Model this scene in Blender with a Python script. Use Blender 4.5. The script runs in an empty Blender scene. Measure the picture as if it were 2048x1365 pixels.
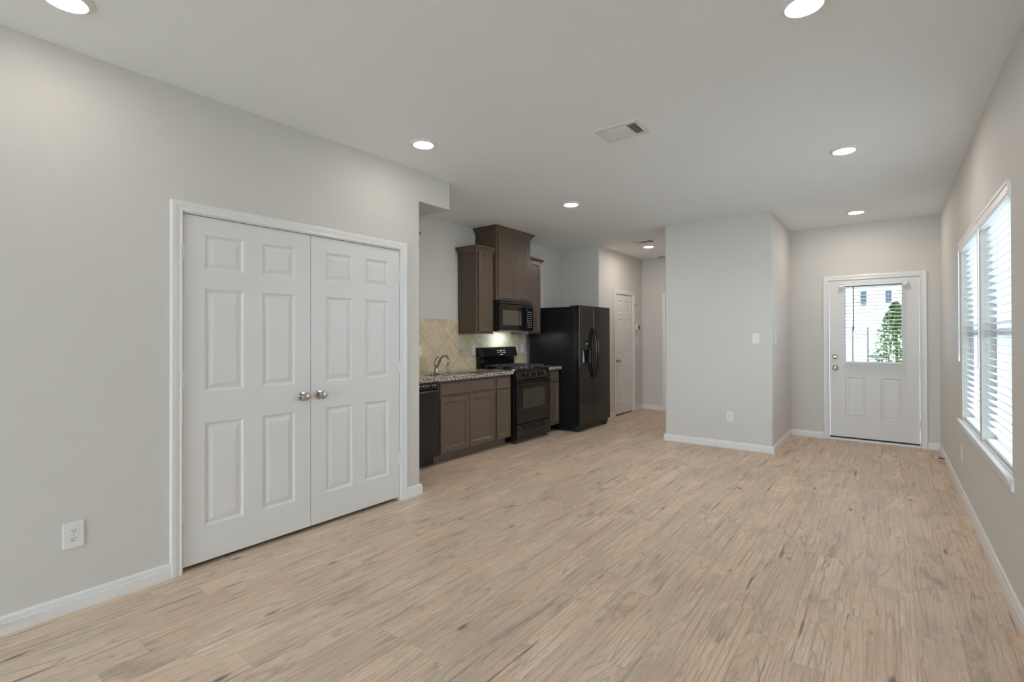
import bpy, bmesh, math, random
from mathutils import Vector, Matrix

random.seed(7)
PI = math.pi
SC = bpy.context.scene
COL = SC.collection

# ------------------------------------------------------------------ camera
F_PX, CX, CY, YAW, PITCH, ROLL = 983.353, 1024.0, 667.83, 0.65188, 0.005136, -0.002195
EYE = 1.335
cam_d = bpy.data.cameras.new('camera')
cam = bpy.data.objects.new('camera', cam_d)
COL.objects.link(cam)
cam_d.sensor_width = 36.0
cam_d.lens = F_PX / 2048 * 36.0
cam_d.shift_y = (CY - 1365 / 2) / 2048
cam_d.clip_start = 0.02
cam_d.clip_end = 200
_d0 = Vector((-math.sin(YAW), math.cos(YAW), 0)); _r0 = Vector((math.cos(YAW), math.sin(YAW), 0)); _z = Vector((0, 0, 1))
_d = _d0 * math.cos(PITCH) + _z * math.sin(PITCH); _u0 = -_d0 * math.sin(PITCH) + _z * math.cos(PITCH)
_r = _r0 * math.cos(ROLL) + _u0 * math.sin(ROLL); _u = -_r0 * math.sin(ROLL) + _u0 * math.cos(ROLL)
_m = Matrix((_r, _u, -_d)).transposed().to_4x4()
_m.translation = Vector((0, 0, EYE))
cam.matrix_world = _m
SC.camera = cam

# ------------------------------------------------------------------ world, exposure
SKY_COLOR = (0.75, 0.90, 1.0)
SKY_BASE, SKY_SUNSIDE = 13.5, 0.5        # open sky, and the extra brightness of the sun's half of it (behind the viewer)
LAMP_COLOR = (1.0, 0.90, 0.81)
LAMP_NEAR, LAMP_FAR, LAMP_KITCHEN, LAMP_HALL = 46.0, 135.0, 240.0, 165.0
world = bpy.data.worlds.new('world')
SC.world = world
world.use_nodes = True
wn = world.node_tree
bg = wn.nodes['Background']
bg.inputs[0].default_value = (*SKY_COLOR, 1)
_tc = wn.nodes.new('ShaderNodeTexCoord')
_sx = wn.nodes.new('ShaderNodeSeparateXYZ')
wn.links.new(_tc.outputs['Generated'], _sx.inputs[0])
_mr = wn.nodes.new('ShaderNodeMapRange')
_mr.inputs['From Min'].default_value, _mr.inputs['From Max'].default_value = 0.1, -0.7
_mr.inputs['To Min'].default_value, _mr.inputs['To Max'].default_value = SKY_BASE, SKY_BASE + SKY_SUNSIDE
wn.links.new(_sx.outputs['Y'], _mr.inputs['Value'])
wn.links.new(_mr.outputs[0], bg.inputs[1])
SC.view_settings.view_transform = 'Standard'
SC.view_settings.look = 'None'
SC.view_settings.gamma = 1.0
SC.view_settings.use_curve_mapping = False
SC.view_settings.exposure = 0.20
SC.cycles.max_bounces = 10
SC.cycles.diffuse_bounces = 6
SC.cycles.glossy_bounces = 4
SC.cycles.transparent_max_bounces = 12
SC.cycles.sample_clamp_indirect = 6.0


def portal(name, loc, rot, sx, sy):
    l = bpy.data.lights.new(name, 'AREA')
    l.shape = 'RECTANGLE'
    l.size, l.size_y = sx, sy
    l.cycles.is_portal = True
    o = bpy.data.objects.new(name, l)
    COL.objects.link(o)
    o.location = loc
    o.rotation_euler = rot
    return o


# light comes in through the panes: sampling portals outside each window
portal('window_portal', (0.68, 3.91, 1.36), (0, PI / 2, 0), 1.5, 1.0)
portal('window_portal', (0.68, 4.97, 1.36), (0, PI / 2, 0), 1.5, 1.0)
portal('window_portal', (-1.35, -5.18, 1.30), (PI / 2, 0, 0), 2.3, 2.3)
portal('window_portal', (-0.14, 7.72, 1.47), (-PI / 2, 0, 0), 0.6, 1.0)

# ------------------------------------------------------------------ node helpers


class NT:
    def __init__(s, name):
        s.m = bpy.data.materials.new(name)
        s.m.use_nodes = True
        s.t = s.m.node_tree
        s.b = s.t.nodes['Principled BSDF']

    def n(s, kind, **kw):
        nd = s.t.nodes.new(kind)
        for k, v in kw.items():
            setattr(nd, k, v)
        return nd

    def l(s, a, b):
        s.t.links.new(a, b)

    def sock(s, nd, i, v):
        if isinstance(v, (int, float)):
            nd.inputs[i].default_value = v
        elif isinstance(v, tuple):
            nd.inputs[i].default_value = v
        else:
            s.l(v, nd.inputs[i])

    def math(s, op, a, b=0.0, c=None):
        nd = s.n('ShaderNodeMath', operation=op)
        s.sock(nd, 0, a)
        s.sock(nd, 1, b)
        if c is not None:
            s.sock(nd, 2, c)
        return nd.outputs[0]

    def co(s, out='Object'):
        return s.n('ShaderNodeTexCoord').outputs[out]

    def sep(s, v):
        return s.n('ShaderNodeSeparateXYZ') if v is None else s._sep(v)

    def _sep(s, v):
        nd = s.n('ShaderNodeSeparateXYZ')
        s.l(v, nd.inputs[0])
        return nd.outputs

    def comb(s, x, y, z):
        nd = s.n('ShaderNodeCombineXYZ')
        for i, v in enumerate((x, y, z)):
            s.sock(nd, i, v)
        return nd.outputs[0]

    def noise(s, vec, scale, detail=3.0, rough=0.55, dist=0.0):
        nd = s.n('ShaderNodeTexNoise')
        s.l(vec, nd.inputs['Vector'])
        nd.inputs['Scale'].default_value = scale
        nd.inputs['Detail'].default_value = detail
        nd.inputs['Roughness'].default_value = rough
        nd.inputs['Distortion'].default_value = dist
        return nd.outputs['Fac']

    def ramp(s, fac, stops, interp='LINEAR'):
        nd = s.n('ShaderNodeValToRGB')
        cr = nd.color_ramp
        cr.interpolation = interp
        while len(cr.elements) < len(stops):
            cr.elements.new(0.5)
        for e, (p, c) in zip(cr.elements, stops):
            e.position = p
            e.color = (*c, 1) if len(c) == 3 else c
        s.l(fac, nd.inputs[0])
        return nd.outputs[0]

    def mix(s, fac, a, b, mode='MIX'):
        nd = s.n('ShaderNodeMix', data_type='RGBA', blend_type=mode)
        s.sock(nd, 0, fac)
        s.sock(nd, 6, a)
        s.sock(nd, 7, b)
        return nd.outputs[2]

    def bump(s, h, strength, dist=0.002):
        nd = s.n('ShaderNodeBump')
        nd.inputs['Strength'].default_value = strength
        nd.inputs['Distance'].default_value = dist
        s.l(h, nd.inputs['Height'])
        s.l(nd.outputs[0], s.b.inputs['Normal'])

    def base(s, v):
        s.sock(s.b, 'Base Color', v if not isinstance(v, tuple) else (*v[:3], 1))

    def set(s, rough=0.5, metal=0.0, spec=0.5, coat=0.0):
        s.b.inputs['Roughness'].default_value = rough
        s.b.inputs['Metallic'].default_value = metal
        s.b.inputs['Specular IOR Level'].default_value = spec
        s.b.inputs['Coat Weight'].default_value = coat
        return s


def g(v):  # sRGB 0..255 triple to linear
    return tuple((c / 255 / 12.92) if c / 255 <= 0.04045 else ((c / 255 + 0.055) / 1.055) ** 2.4 for c in v)


def paint(name, col, rough=0.6, tex=0.25, scale=160):
    t = NT(name).set(rough, spec=0.35)
    c = t.co()
    n1 = t.noise(c, scale, 3, 0.6)
    n2 = t.noise(c, 1.3, 2)
    t.base(t.mix(0.05, (*col, 1), t.ramp(n2, [(0.3, tuple(x * 0.85 for x in col)), (0.7, tuple(min(1, x * 1.08) for x in col))])))
    if tex:
        t.bump(n1, tex, 0.0015)
    return t.m


def plain(name, col, rough=0.4, metal=0.0, spec=0.5, coat=0.0, var=0.06, scale=40):
    t = NT(name).set(rough, metal, spec, coat)
    n = t.noise(t.co(), scale, 3)
    t.base(t.ramp(n, [(0.3, tuple(x * (1 - var) for x in col)), (0.7, tuple(min(1, x * (1 + var)) for x in col))]))
    return t.m


def make_floor_mat():
    t = NT('vinyl_plank').set(0.42, spec=0.4)
    X, Y, Z = t.sep(t.co())
    PW, PL = 0.1525, 1.22
    col = t.math('FLOOR', t.math('DIVIDE', t.math('ADD', X, 20.03), PW))
    off = t.math('FRACT', t.math('MULTIPLY', t.math('SINE', t.math('MULTIPLY', col, 12.9898)), 4375.85))
    yy = t.math('ADD', t.math('DIVIDE', t.math('ADD', Y, 20.0), PL), off)
    row = t.math('FLOOR', yy)
    wn_ = t.n('ShaderNodeTexWhiteNoise', noise_dimensions='3D')
    t.l(t.comb(col, row, 0.0), wn_.inputs['Vector'])
    rnd = wn_.outputs['Value']
    rr, rg, rb = t._sep(wn_.outputs['Color'])
    # per-plank shifted coordinates
    sx = t.math('ADD', X, t.math('MULTIPLY', rr, 31.0))
    sy = t.math('ADD', Y, t.math('MULTIPLY', rg, 47.0))
    sz = t.math('MULTIPLY', rb, 19.0)
    # cathedral grain: contour lines of a broad, along-plank stretched field
    field = t.noise(t.comb(t.math('MULTIPLY', sx, 7.0), t.math('MULTIPLY', sy, 0.55), sz), 1.0, 1.2, 0.45, 0.25)
    rings = t.math('FRACT', t.math('MULTIPLY', field, 15.0))
    ring_line = t.ramp(rings, [(0.0, (0.4,) * 3), (0.08, (0.0,) * 3), (0.80, (0.0,) * 3), (1.0, (1,) * 3)])
    fine = t.noise(t.comb(t.math('MULTIPLY', sx, 80.0), t.math('MULTIPLY', sy, 1.5), sz), 1.0, 4, 0.65)
    fine2 = t.noise(t.comb(t.math('MULTIPLY', sx, 190.0), t.math('MULTIPLY', sy, 16.0), sz), 1.0, 2, 0.6)
    broad = t.noise(t.comb(t.math('MULTIPLY', sx, 7.0), t.math('MULTIPLY', sy, 2.2), sz), 1.0, 3, 0.6)
    tan_, grey_, pale_, dark_ = g((224, 198, 173)), g((196, 180, 164)), g((236, 216, 194)), g((128, 109, 94))
    c = t.ramp(broad, [(0.28, grey_), (0.48, tan_), (0.72, pale_)])
    warm = t.noise(t.comb(t.math('MULTIPLY', sx, 5.0), t.math('MULTIPLY', sy, 1.6), t.math('ADD', sz, 3.7)), 1.0, 3, 0.6, 0.3)
    c = t.mix(t.math('MULTIPLY', rnd, 0.55), c, (*grey_, 1))
    c = t.mix(t.ramp(warm, [(0.52, (0.0,) * 3), (0.70, (0.30,) * 3)]), c, (*g((222, 176, 134)), 1))
    c = t.mix(t.math('MULTIPLY', ring_line, t.math('MULTIPLY', t.ramp(broad, [(0.36, (0.10,) * 3), (0.62, (1,) * 3)]), 0.50)), c, (*dark_, 1))
    c = t.mix(t.ramp(fine, [(0.30, (0.62,) * 3), (0.48, (0.0,) * 3)]), c, (*g((150, 130, 112)), 1))
    c = t.mix(t.ramp(fine, [(0.56, (0.0,) * 3), (0.74, (0.35,) * 3)]), c, (*g((228, 213, 195)), 1))
    c = t.mix(t.ramp(fine2, [(0.32, (0.35,) * 3), (0.44, (0.0,) * 3)]), c, (*g((146, 129, 114)), 1))
    # weathered grey smudges and dark knots
    smv = t.comb(t.math('MULTIPLY', sx, 7.0), t.math('MULTIPLY', sy, 1.9), sz)
    sm = t.noise(smv, 1.0, 7, 0.74, 0.5)
    c = t.mix(t.ramp(sm, [(0.55, (0.0,) * 3), (0.72, (0.75,) * 3)]), c, (*g((132, 121, 113)), 1))
    kv = t.n('ShaderNodeTexVoronoi', feature='F1')
    t.l(t.comb(t.math('MULTIPLY', sx, 5.0), t.math('MULTIPLY', sy, 2.0), sz), kv.inputs['Vector'])
    kv.inputs['Scale'].default_value = 1.0
    kd = t.math('ADD', kv.outputs['Distance'], t.math('MULTIPLY', t.math('SUBTRACT', fine, 0.5), 0.10))
    c = t.mix(t.ramp(kd, [(0.03, (0.75,) * 3), (0.10, (0.0,) * 3)]), c, (*g((104, 90, 79)), 1))
    # cracks
    cr = t.noise(t.comb(t.math('MULTIPLY', sx, 42.0), t.math('MULTIPLY', sy, 1.4), sz), 1.0, 3, 0.5, 0.6)
    c = t.mix(t.ramp(cr, [(0.29, (0.7,) * 3), (0.335, (0.0,) * 3)]), c, (*g((92, 80, 72)), 1))
    # plank joints
    fx = t.math('FRACT', t.math('DIVIDE', t.math('ADD', X, 20.03), PW))
    ex = t.math('MULTIPLY', t.math('MINIMUM', fx, t.math('SUBTRACT', 1.0, fx)), PW)
    fy = t.math('FRACT', yy)
    ey = t.math('MULTIPLY', t.math('MINIMUM', fy, t.math('SUBTRACT', 1.0, fy)), PL)
    edge = t.math('MINIMUM', ex, ey)
    jl = t.ramp(edge, [(0.0, (0.22,) * 3), (0.0014, (0.0,) * 3)])
    c = t.mix(jl, c, (*g((128, 111, 97)), 1))
    t.base(c)
    t.sock(t.b, 'Roughness', t.math('ADD', 0.36, t.math('MULTIPLY', fine, 0.16)))
    hgt = t.math('ADD', t.math('MULTIPLY', fine, 0.5), t.ramp(edge, [(0.0, (0,) * 3), (0.003, (1,) * 3)]))
    t.bump(hgt, 0.12, 0.001)
    return t.m


def make_tile_mat():
    t = NT('travertine_tile').set(0.3, spec=0.5)
    X, Y, Z = t.sep(t.co())   # local: x along the wall, z up
    S = 0.3048
    a = t.math('DIVIDE', t.math('MULTIPLY', t.math('ADD', X, Z), 0.70711), S)
    b = t.math('DIVIDE', t.math('MULTIPLY', t.math('SUBTRACT', X, Z), 0.70711), S)
    def e(v):
        f = t.math('FRACT', t.math('ADD', v, 50.0))
        return t.math('MULTIPLY', t.math('MINIMUM', f, t.math('SUBTRACT', 1.0, f)), S)
    ed = t.math('MINIMUM', e(a), e(b))
    ia, ib = t.math('FLOOR', t.math('ADD', a, 50.0)), t.math('FLOOR', t.math('ADD', b, 50.0))
    wv = t.n('ShaderNodeTexWhiteNoise', noise_dimensions='3D')
    t.l(t.comb(ia, ib, 0.0), wv.inputs['Vector'])
    cc = t.comb(t.math('ADD', X, t.math('MULTIPLY', wv.outputs['Value'], 9.0)), Y, Z)
    n1 = t.noise(cc, 7.0, 5, 0.65, 0.6)
    n2 = t.noise(cc, 60.0, 3, 0.6)
    c = t.ramp(n1, [(0.3, g((196, 178, 146))), (0.5, g((214, 198, 168))), (0.72, g((226, 214, 188)))])
    c = t.mix(t.ramp(n2, [(0.28, (0.35,) * 3), (0.42, (0.0,) * 3)]), c, (*g((176, 157, 126)), 1))
    gm = t.ramp(ed, [(0.0012, (1,) * 3), (0.0026, (0,) * 3)])
    c = t.mix(gm, c, (*g((150, 138, 118)), 1))
    t.base(c)
    t.bump(t.ramp(ed, [(0.0, (0,) * 3), (0.004, (1,) * 3)]), 0.4, 0.001)
    return t.m


def make_granite():
    t = NT('speckled_granite').set(0.12, spec=0.5)
    co = t.co()
    v = t.n('ShaderNodeTexVoronoi', feature='F1')
    t.l(co, v.inputs['Vector'])
    v.inputs['Scale'].default_value = 150.0
    cr = t._sep(v.outputs['Color'])[0]
    n = t.noise(co, 45.0, 3, 0.6)
    f = t.math('ADD', t.math('MULTIPLY', cr, 0.65), t.math('MULTIPLY', n, 0.45))
    c = t.ramp(f, [(0.26, g((44, 38, 36))), (0.36, g((108, 94, 84))), (0.50, g((176, 164, 150))), (0.62, g((222, 214, 204))), (0.80, g((150, 134, 120)))], 'CONSTANT')
    t.base(c)
    return t.m


def make_wood(name, dark, light):
    t = NT(name).set(0.30, spec=0.5)
    X, Y, Z = t.sep(t.co())
    n = t.noise(t.comb(t.math('MULTIPLY', X, 60.0), t.math('MULTIPLY', Y, 60.0), t.math('MULTIPLY', Z, 2.5)), 1.0, 4, 0.6)
    n2 = t.noise(t.co(), 3.0, 2)
    c = t.ramp(n, [(0.3, dark), (0.7, light)])
    c = t.mix(t.math('MULTIPLY', n2, 0.25), c, (*dark, 1))
    t.base(c)
    return t.m


def make_glass(name='window_glass', tint=(0.97, 0.99, 1.0)):
    t = NT(name)
    tr = t.n('ShaderNodeBsdfTransparent')
    tr.inputs[0].default_value = (*tint, 1)
    gl = t.n('ShaderNodeBsdfGlossy')
    gl.inputs['Roughness'].default_value = 0.02
    fr = t.n('ShaderNodeFresnel')
    fr.inputs[0].default_value = 1.45
    mx = t.n('ShaderNodeMixShader')
    t.l(t.math('MULTIPLY', fr.outputs[0], 0.7), mx.inputs[0])
    t.l(tr.outputs[0], mx.inputs[1])
    t.l(gl.outputs[0], mx.inputs[2])
    t.l(mx.outputs[0], t.t.nodes['Material Output'].inputs['Surface'])
    return t.m


def emit(name, col, strength):
    t = NT(name)
    t.base((0.9, 0.9, 0.9))
    t.b.inputs['Emission Color'].default_value = (*col, 1)
    t.b.inputs['Emission Strength'].default_value = strength
    return t.m


M_WALL = paint('greige_wall_paint', (0.67, 0.65, 0.62), 0.62, 0.30, 150)
M_CEIL = paint('ceiling_paint', (0.86, 0.885, 0.90), 0.7, 0.35, 130)
M_TRIM = plain('white_trim_paint', (0.80, 0.80, 0.80), 0.32, var=0.02)
M_DOOR = paint('white_door_paint', (0.765, 0.76, 0.755), 0.36, 0.05, 60)
M_FLOOR = make_floor_mat()
M_TILE = make_tile_mat()
M_GRANITE = make_granite()
M_CAB = make_wood('grey_brown_cabinet_wood', g((92, 79, 68)), g((104, 90, 78)))
M_BLACK = plain('gloss_black_enamel', (0.012, 0.011, 0.011), 0.10, spec=0.5, var=0.1)
M_BLACKT = paint('textured_black_steel', (0.010, 0.010, 0.011), 0.28, 0.12, 400)
M_BLACKD = plain('matte_black', (0.015, 0.015, 0.016), 0.55)
M_BGLASS = plain('dark_oven_glass', (0.050, 0.042, 0.026), 0.04, spec=0.9, var=0.02, scale=4)
M_MGLASS = plain('brown_microwave_glass', (0.095, 0.075, 0.055), 0.06, spec=0.9, var=0.02, scale=4)
M_IRON = plain('cast_iron', (0.07, 0.07, 0.085), 0.32)
M_NICKEL = plain('brushed_nickel', (0.52, 0.49, 0.45), 0.24, metal=1.0)
M_STEEL = plain('stainless_steel', (0.55, 0.55, 0.55), 0.3, metal=1.0)
M_PLATE = plain('white_plastic', (0.80, 0.80, 0.79), 0.3, var=0.01)
M_SLOT = plain('dark_slot', (0.03, 0.03, 0.03), 0.6)
M_MARK = plain('pale_print', (0.70, 0.72, 0.74), 0.5)
M_MARKG = plain('green_display', (0.45, 0.60, 0.25), 0.5)
M_BLIND = plain('white_blind_slat', (0.84, 0.85, 0.86), 0.35, var=0.02)
M_CORD = plain('blind_cord', (0.75, 0.75, 0.75), 0.7)
M_WANDW = plain('clear_wand', (0.72, 0.74, 0.76), 0.2)
M_WANDB = plain('brown_wand', g((92, 60, 46)), 0.4)
M_VINYL = plain('white_vinyl', (0.78, 0.79, 0.80), 0.35, var=0.02)
M_GLASS = make_glass()
M_GLASSDIM = make_glass('dimming_window_glass', (0.78, 0.81, 0.82))  # tint put in the panes to dim daylight on the twin blinds
M_GLASSD = make_glass('dimming_door_glass', (0.48, 0.50, 0.51))  # darkening put in the pane to tone down the bright outdoors
M_LAMP = emit('lit_diffuser', LAMP_COLOR, LAMP_NEAR)
M_LAMPF = emit('lit_dining_diffuser', LAMP_COLOR, LAMP_FAR)
M_LAMPK = emit('lit_kitchen_diffuser', LAMP_COLOR, LAMP_KITCHEN)
M_LAMPH = emit('bright_hall_diffuser', LAMP_COLOR, LAMP_HALL)
M_HOODL = emit('cooktop_light_lens', (0.72, 0.88, 1.0), 44.0)
M_GRILLE = plain('white_grille_metal', (0.74, 0.75, 0.75), 0.4, var=0.02)
M_DUCT = plain('dark_duct', (0.05, 0.05, 0.05), 0.8)
M_RUBBER = plain('white_rubber', (0.78, 0.77, 0.75), 0.6)
M_BRONZE = plain('dark_bronze', (0.05, 0.042, 0.036), 0.35, metal=0.8)
M_FILM = plain('pale_blue_film', (0.42, 0.50, 0.56), 0.15, var=0.5, scale=25)
M_LCD = plain('grey_display', (0.10, 0.09, 0.08), 0.2)
M_SIDING = paint('white_siding', (0.80, 0.80, 0.80), 0.7, 0)
M_SHUT = plain('blue_grey_window', (0.060, 0.080, 0.10), 0.6)
M_GROUND = plain('pale_concrete', (0.68, 0.68, 0.66), 0.9, var=0.15, scale=2)
M_FENCE = plain('white_fence', (0.50, 0.54, 0.56), 0.6, var=0.08)
M_POST = plain('brown_post', (0.075, 0.042, 0.032), 0.8)
M_BARK = plain('bark', g((92, 74, 58)), 0.9)
M_LEAF = plain('green_leaf', (0.095, 0.150, 0.016), 0.6, var=0.7, scale=5)
M_ROOF = plain('grey_shingle', (0.3, 0.3, 0.3), 0.9)

# ------------------------------------------------------------------ mesh helpers


class MB:
    def __init__(s):
        s.bm = bmesh.new()
        s.x = Matrix.Identity(4)

    def v(s, p):
        return s.bm.verts.new(s.x @ Vector(p))

    def f(s, vs):
        try:
            return s.bm.faces.new(vs)
        except ValueError:
            return None

    def box(s, x0, x1, y0, y1, z0, z1, bev=0.0, seg=1):
        ps = [(x0, y0, z0), (x1, y0, z0), (x1, y1, z0), (x0, y1, z0), (x0, y0, z1), (x1, y0, z1), (x1, y1, z1), (x0, y1, z1)]
        vs = [s.v(p) for p in ps]
        fs = [s.f([vs[i] for i in q]) for q in ((0, 3, 2, 1), (4, 5, 6, 7), (0, 1, 5, 4), (1, 2, 6, 5), (2, 3, 7, 6), (3, 0, 4, 7))]
        if bev > 0:
            es = list({e for f in fs for e in f.edges})
            bmesh.ops.bevel(s.bm, geom=es, offset=bev, segments=seg, affect='EDGES', profile=0.5)
        return s

    def prism(s, poly, x0, x1):
        """poly of (y, z), extruded along local x"""
        a = [s.v((x0, y, z)) for y, z in poly]
        b = [s.v((x1, y, z)) for y, z in poly]
        n = len(poly)
        for i in range(n):
            j = (i + 1) % n
            s.f([a[i], a[j], b[j], b[i]])
        s.f(a[::-1])
        s.f(b)
        return s

    def prism_z(s, poly, z0, z1):
        a = [s.v((x, y, z0)) for x, y in poly]
        b = [s.v((x, y, z1)) for x, y in poly]
        n = len(poly)
        for i in range(n):
            j = (i + 1) % n
            s.f([a[i], a[j], b[j], b[i]])
        s.f(a[::-1])
        s.f(b)
        return s

    def lathe(s, prof, c=(0, 0, 0), axis='Z', seg=28, close=False):
        """prof of (radius, height) turned about an axis through c; axis -Y turns outward from a front"""
        rings = []
        for r, h in prof:
            ring = []
            for k in range(seg):
                a = 2 * PI * k / seg
                ca, sa = r * math.cos(a), r * math.sin(a)
                p = {'Z': (ca, sa, h), '-Z': (ca, -sa, -h), '-Y': (ca, -h, sa), 'Y': (ca, h, -sa), 'X': (h, ca, sa), '-X': (-h, ca, -sa)}[axis]
                ring.append(s.v((c[0] + p[0], c[1] + p[1], c[2] + p[2])))
            rings.append(ring)
        for a, b in zip(rings, rings[1:]):
            for k in range(seg):
                j = (k + 1) % seg
                s.f([a[k], a[j], b[j], b[k]])
        s.f(rings[0][::-1])
        s.f(rings[-1])
        return s

    def tube(s, pts, rad, seg=10, smooth=0):
        pts = [Vector(p) for p in pts]
        rads = rad if isinstance(rad, (list, tuple)) else [rad] * len(pts)
        if smooth:
            np_, nr = [], []
            n = len(pts)
            for i in range(n - 1):
                p0, p1, p2, p3 = pts[max(i - 1, 0)], pts[i], pts[i + 1], pts[min(i + 2, n - 1)]
                for k in range(smooth):
                    u = k / smooth
                    np_.append(0.5 * ((2 * p1) + (p2 - p0) * u + (2 * p0 - 5 * p1 + 4 * p2 - p3) * u * u + (3 * p1 - p0 - 3 * p2 + p3) * u ** 3))
                    nr.append(rads[i] * (1 - u) + rads[i + 1] * u)
            np_.append(pts[-1])
            nr.append(rads[-1])
            pts, rads = np_, nr
        rings = []
        up = None
        for i, p in enumerate(pts):
            d = (pts[min(i + 1, len(pts) - 1)] - pts[max(i - 1, 0)]).normalized()
            if up is None:
                up = Vector((0, 0, 1)) if abs(d.z) < 0.9 else Vector((1, 0, 0))
            a = d.cross(up).normalized()
            up = a.cross(d).normalized()
            rings.append([s.v(p + (a * math.cos(2 * PI * k / seg) + up * math.sin(2 * PI * k / seg)) * rads[i]) for k in range(seg)])
        for a, b in zip(rings, rings[1:]):
            for k in range(seg):
                j = (k + 1) % seg
                s.f([a[k], b[k], b[j], a[j]])
        s.f(rings[0])
        s.f(rings[-1][::-1])
        return s

    def slab(s, x0, x1, z0, z1, t, panels, rings, edge=0.0, y=0.0):
        """front face at y (towards -y), thickness t; panels = rects (x0,x1,z0,z1) shaped by rings of (inset, depth)"""
        xs = sorted({x0 + edge, x1 - edge} | {v for p in panels for v in p[:2]})
        zs = sorted({z0 + edge, z1 - edge} | {v for p in panels for v in p[2:]})
        cache = {}

        def V(x, z, d=0.0):
            k = (round(x, 5), round(z, 5), round(d, 5))
            if k not in cache:
                cache[k] = s.v((x, y + d, z))
            return cache[k]
        for i in range(len(xs) - 1):
            for j in range(len(zs) - 1):
                cx, cz = (xs[i] + xs[i + 1]) / 2, (zs[j] + zs[j + 1]) / 2
                if any(p[0] < cx < p[1] and p[2] < cz < p[3] for p in panels):
                    continue
                s.f([V(xs[i], zs[j]), V(xs[i + 1], zs[j]), V(xs[i + 1], zs[j + 1]), V(xs[i], zs[j + 1])])
        for p in panels:
            # outer loop with the grid vertices on it
            a, b, c, d = p
            px = [v for v in xs if a - 1e-6 <= v <= b + 1e-6]
            pz = [v for v in zs if c - 1e-6 <= v <= d + 1e-6]
            if len(px) == 2 and len(pz) == 2:
                pass
            prev = [V(a, c), V(b, c), V(b, d), V(a, d)]
            for ins, dep in rings:
                if ins == 0 and dep == 0:
                    continue
                cur = [s.v((a + ins, y + dep, c + ins)), s.v((b - ins, y + dep, c + ins)), s.v((b - ins, y + dep, d - ins)), s.v((a + ins, y + dep, d - ins))]
                for k in range(4):
                    m = (k + 1) % 4
                    s.f([prev[k], prev[m], cur[m], cur[k]])
                prev = cur
            if rings and rings[-1] != 'open':
                s.f(prev)
        # edge chamfer, sides, back
        def loop(dx, dy, grid):
            if grid:
                return None
            return [s.v((x0 + dx, y + dy, z0 + dx)), s.v((x1 - dx, y + dy, z0 + dx)), s.v((x1 - dx, y + dy, z1 - dx)), s.v((x0 + dx, y + dy, z1 - dx))]
        fr = loop(edge, 0, False)
        if edge > 0:
            m1 = loop(0, edge, False)
            for k in range(4):
                j = (k + 1) % 4
                s.f([m1[k], m1[j], fr[j], fr[k]])
            fr = m1
        bk = loop(0, t, False)
        for k in range(4):
            j = (k + 1) % 4
            s.f([bk[k], bk[j], fr[j], fr[k]])
        s.f(bk[::-1])
        return s

    def sweep(s, path, prof, closed=False):
        """prof of (offset to the right of travel, z) swept with mitres along an xy path"""
        n = len(path)
        P = [Vector((p[0], p[1])) for p in path]
        rows = []
        for i in range(n):
            def nrm(a, b):
                d = (b - a).normalized()
                return Vector((d.y, -d.x))
            if i == 0:
                m = nrm(P[0], P[1])
            elif i == n - 1:
                m = nrm(P[-2], P[-1])
            else:
                n1, n2 = nrm(P[i - 1], P[i]), nrm(P[i], P[i + 1])
                m = (n1 + n2) / max(0.2, 1 + n1.dot(n2))
            rows.append([s.v((P[i].x + m.x * t, P[i].y + m.y * t, z)) for t, z in prof])
        k = len(prof)
        for a, b in zip(rows, rows[1:]):
            for i in range(k):
                j = (i + 1) % k
                s.f([a[i], b[i], b[j], a[j]])
        s.f(rows[0])
        s.f(rows[-1][::-1])
        return s

    def casing(s, w, h, prof, x0=0.0, z0=0.0, closed=False):
        """mitred casing round an opening x0..x0+w, z0..h; prof of (distance outward, thickness towards -y)"""
        rows = []
        for which in range(4):
            row = []
            for d, t in prof:
                p = [(x0 - d, z0), (x0 - d, h + d), (x0 + w + d, h + d), (x0 + w + d, z0)][which]
                row.append(s.v((p[0], -t, p[1])))
            rows.append(row)
        k = len(prof)
        for a, b in zip(rows, rows[1:]):
            for i in range(k):
                j = (i + 1) % k
                s.f([a[i], a[j], b[j], b[i]])
        s.f(rows[0][::-1])
        s.f(rows[-1])
        return s

    def done(s, name, mat, parent=None, smooth=None, bevel=None):
        bmesh.ops.remove_doubles(s.bm, verts=s.bm.verts, dist=1e-6)
        bmesh.ops.recalc_face_normals(s.bm, faces=s.bm.faces)
        me = bpy.data.meshes.new(name)
        s.bm.to_mesh(me)
        s.bm.free()
        if smooth is not None:
            for p in me.polygons:
                p.use_smooth = True
            me.set_sharp_from_angle(angle=math.radians(smooth))
        o = bpy.data.objects.new(name, me)
        COL.objects.link(o)
        me.materials.append(mat)
        if parent:
            o.parent = parent
        return o


def tag(o, label, cat, group=None, kind=None):
    o['label'] = label
    o['category'] = cat
    if group:
        o['group'] = group
    if kind:
        o['kind'] = kind
    return o


def thing(name, label, cat, loc=(0, 0, 0), rz=0.0, group=None, kind=None):
    o = bpy.data.objects.new(name, None)
    COL.objects.link(o)
    o.empty_display_size = 0.1
    o.location = loc
    o.rotation_euler = (0, 0, rz)
    return tag(o, label, cat, group, kind)


def struct(name, mb, mat, label, cat, smooth=None):
    return tag(mb.done(name, mat, None, smooth), label, cat, None, 'structure')


def dup(root, loc, rz, label, group=None):
    r = root.copy()
    COL.objects.link(r)
    r.location = loc
    r.rotation_euler = (0, 0, rz)
    r['label'] = label
    if group:
        r['group'] = group
    for ch in list(root.children):
        c = ch.copy()
        COL.objects.link(c)
        c.parent = r
        for gch in list(ch.children):
            d = gch.copy()
            COL.objects.link(d)
            d.parent = c
    return r


R_LEFT, R_RIGHT, R_FAR = PI / 2, -PI / 2, 0.0   # fronts facing +x (left side walls), -x (right wall), -y (far walls)

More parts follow.
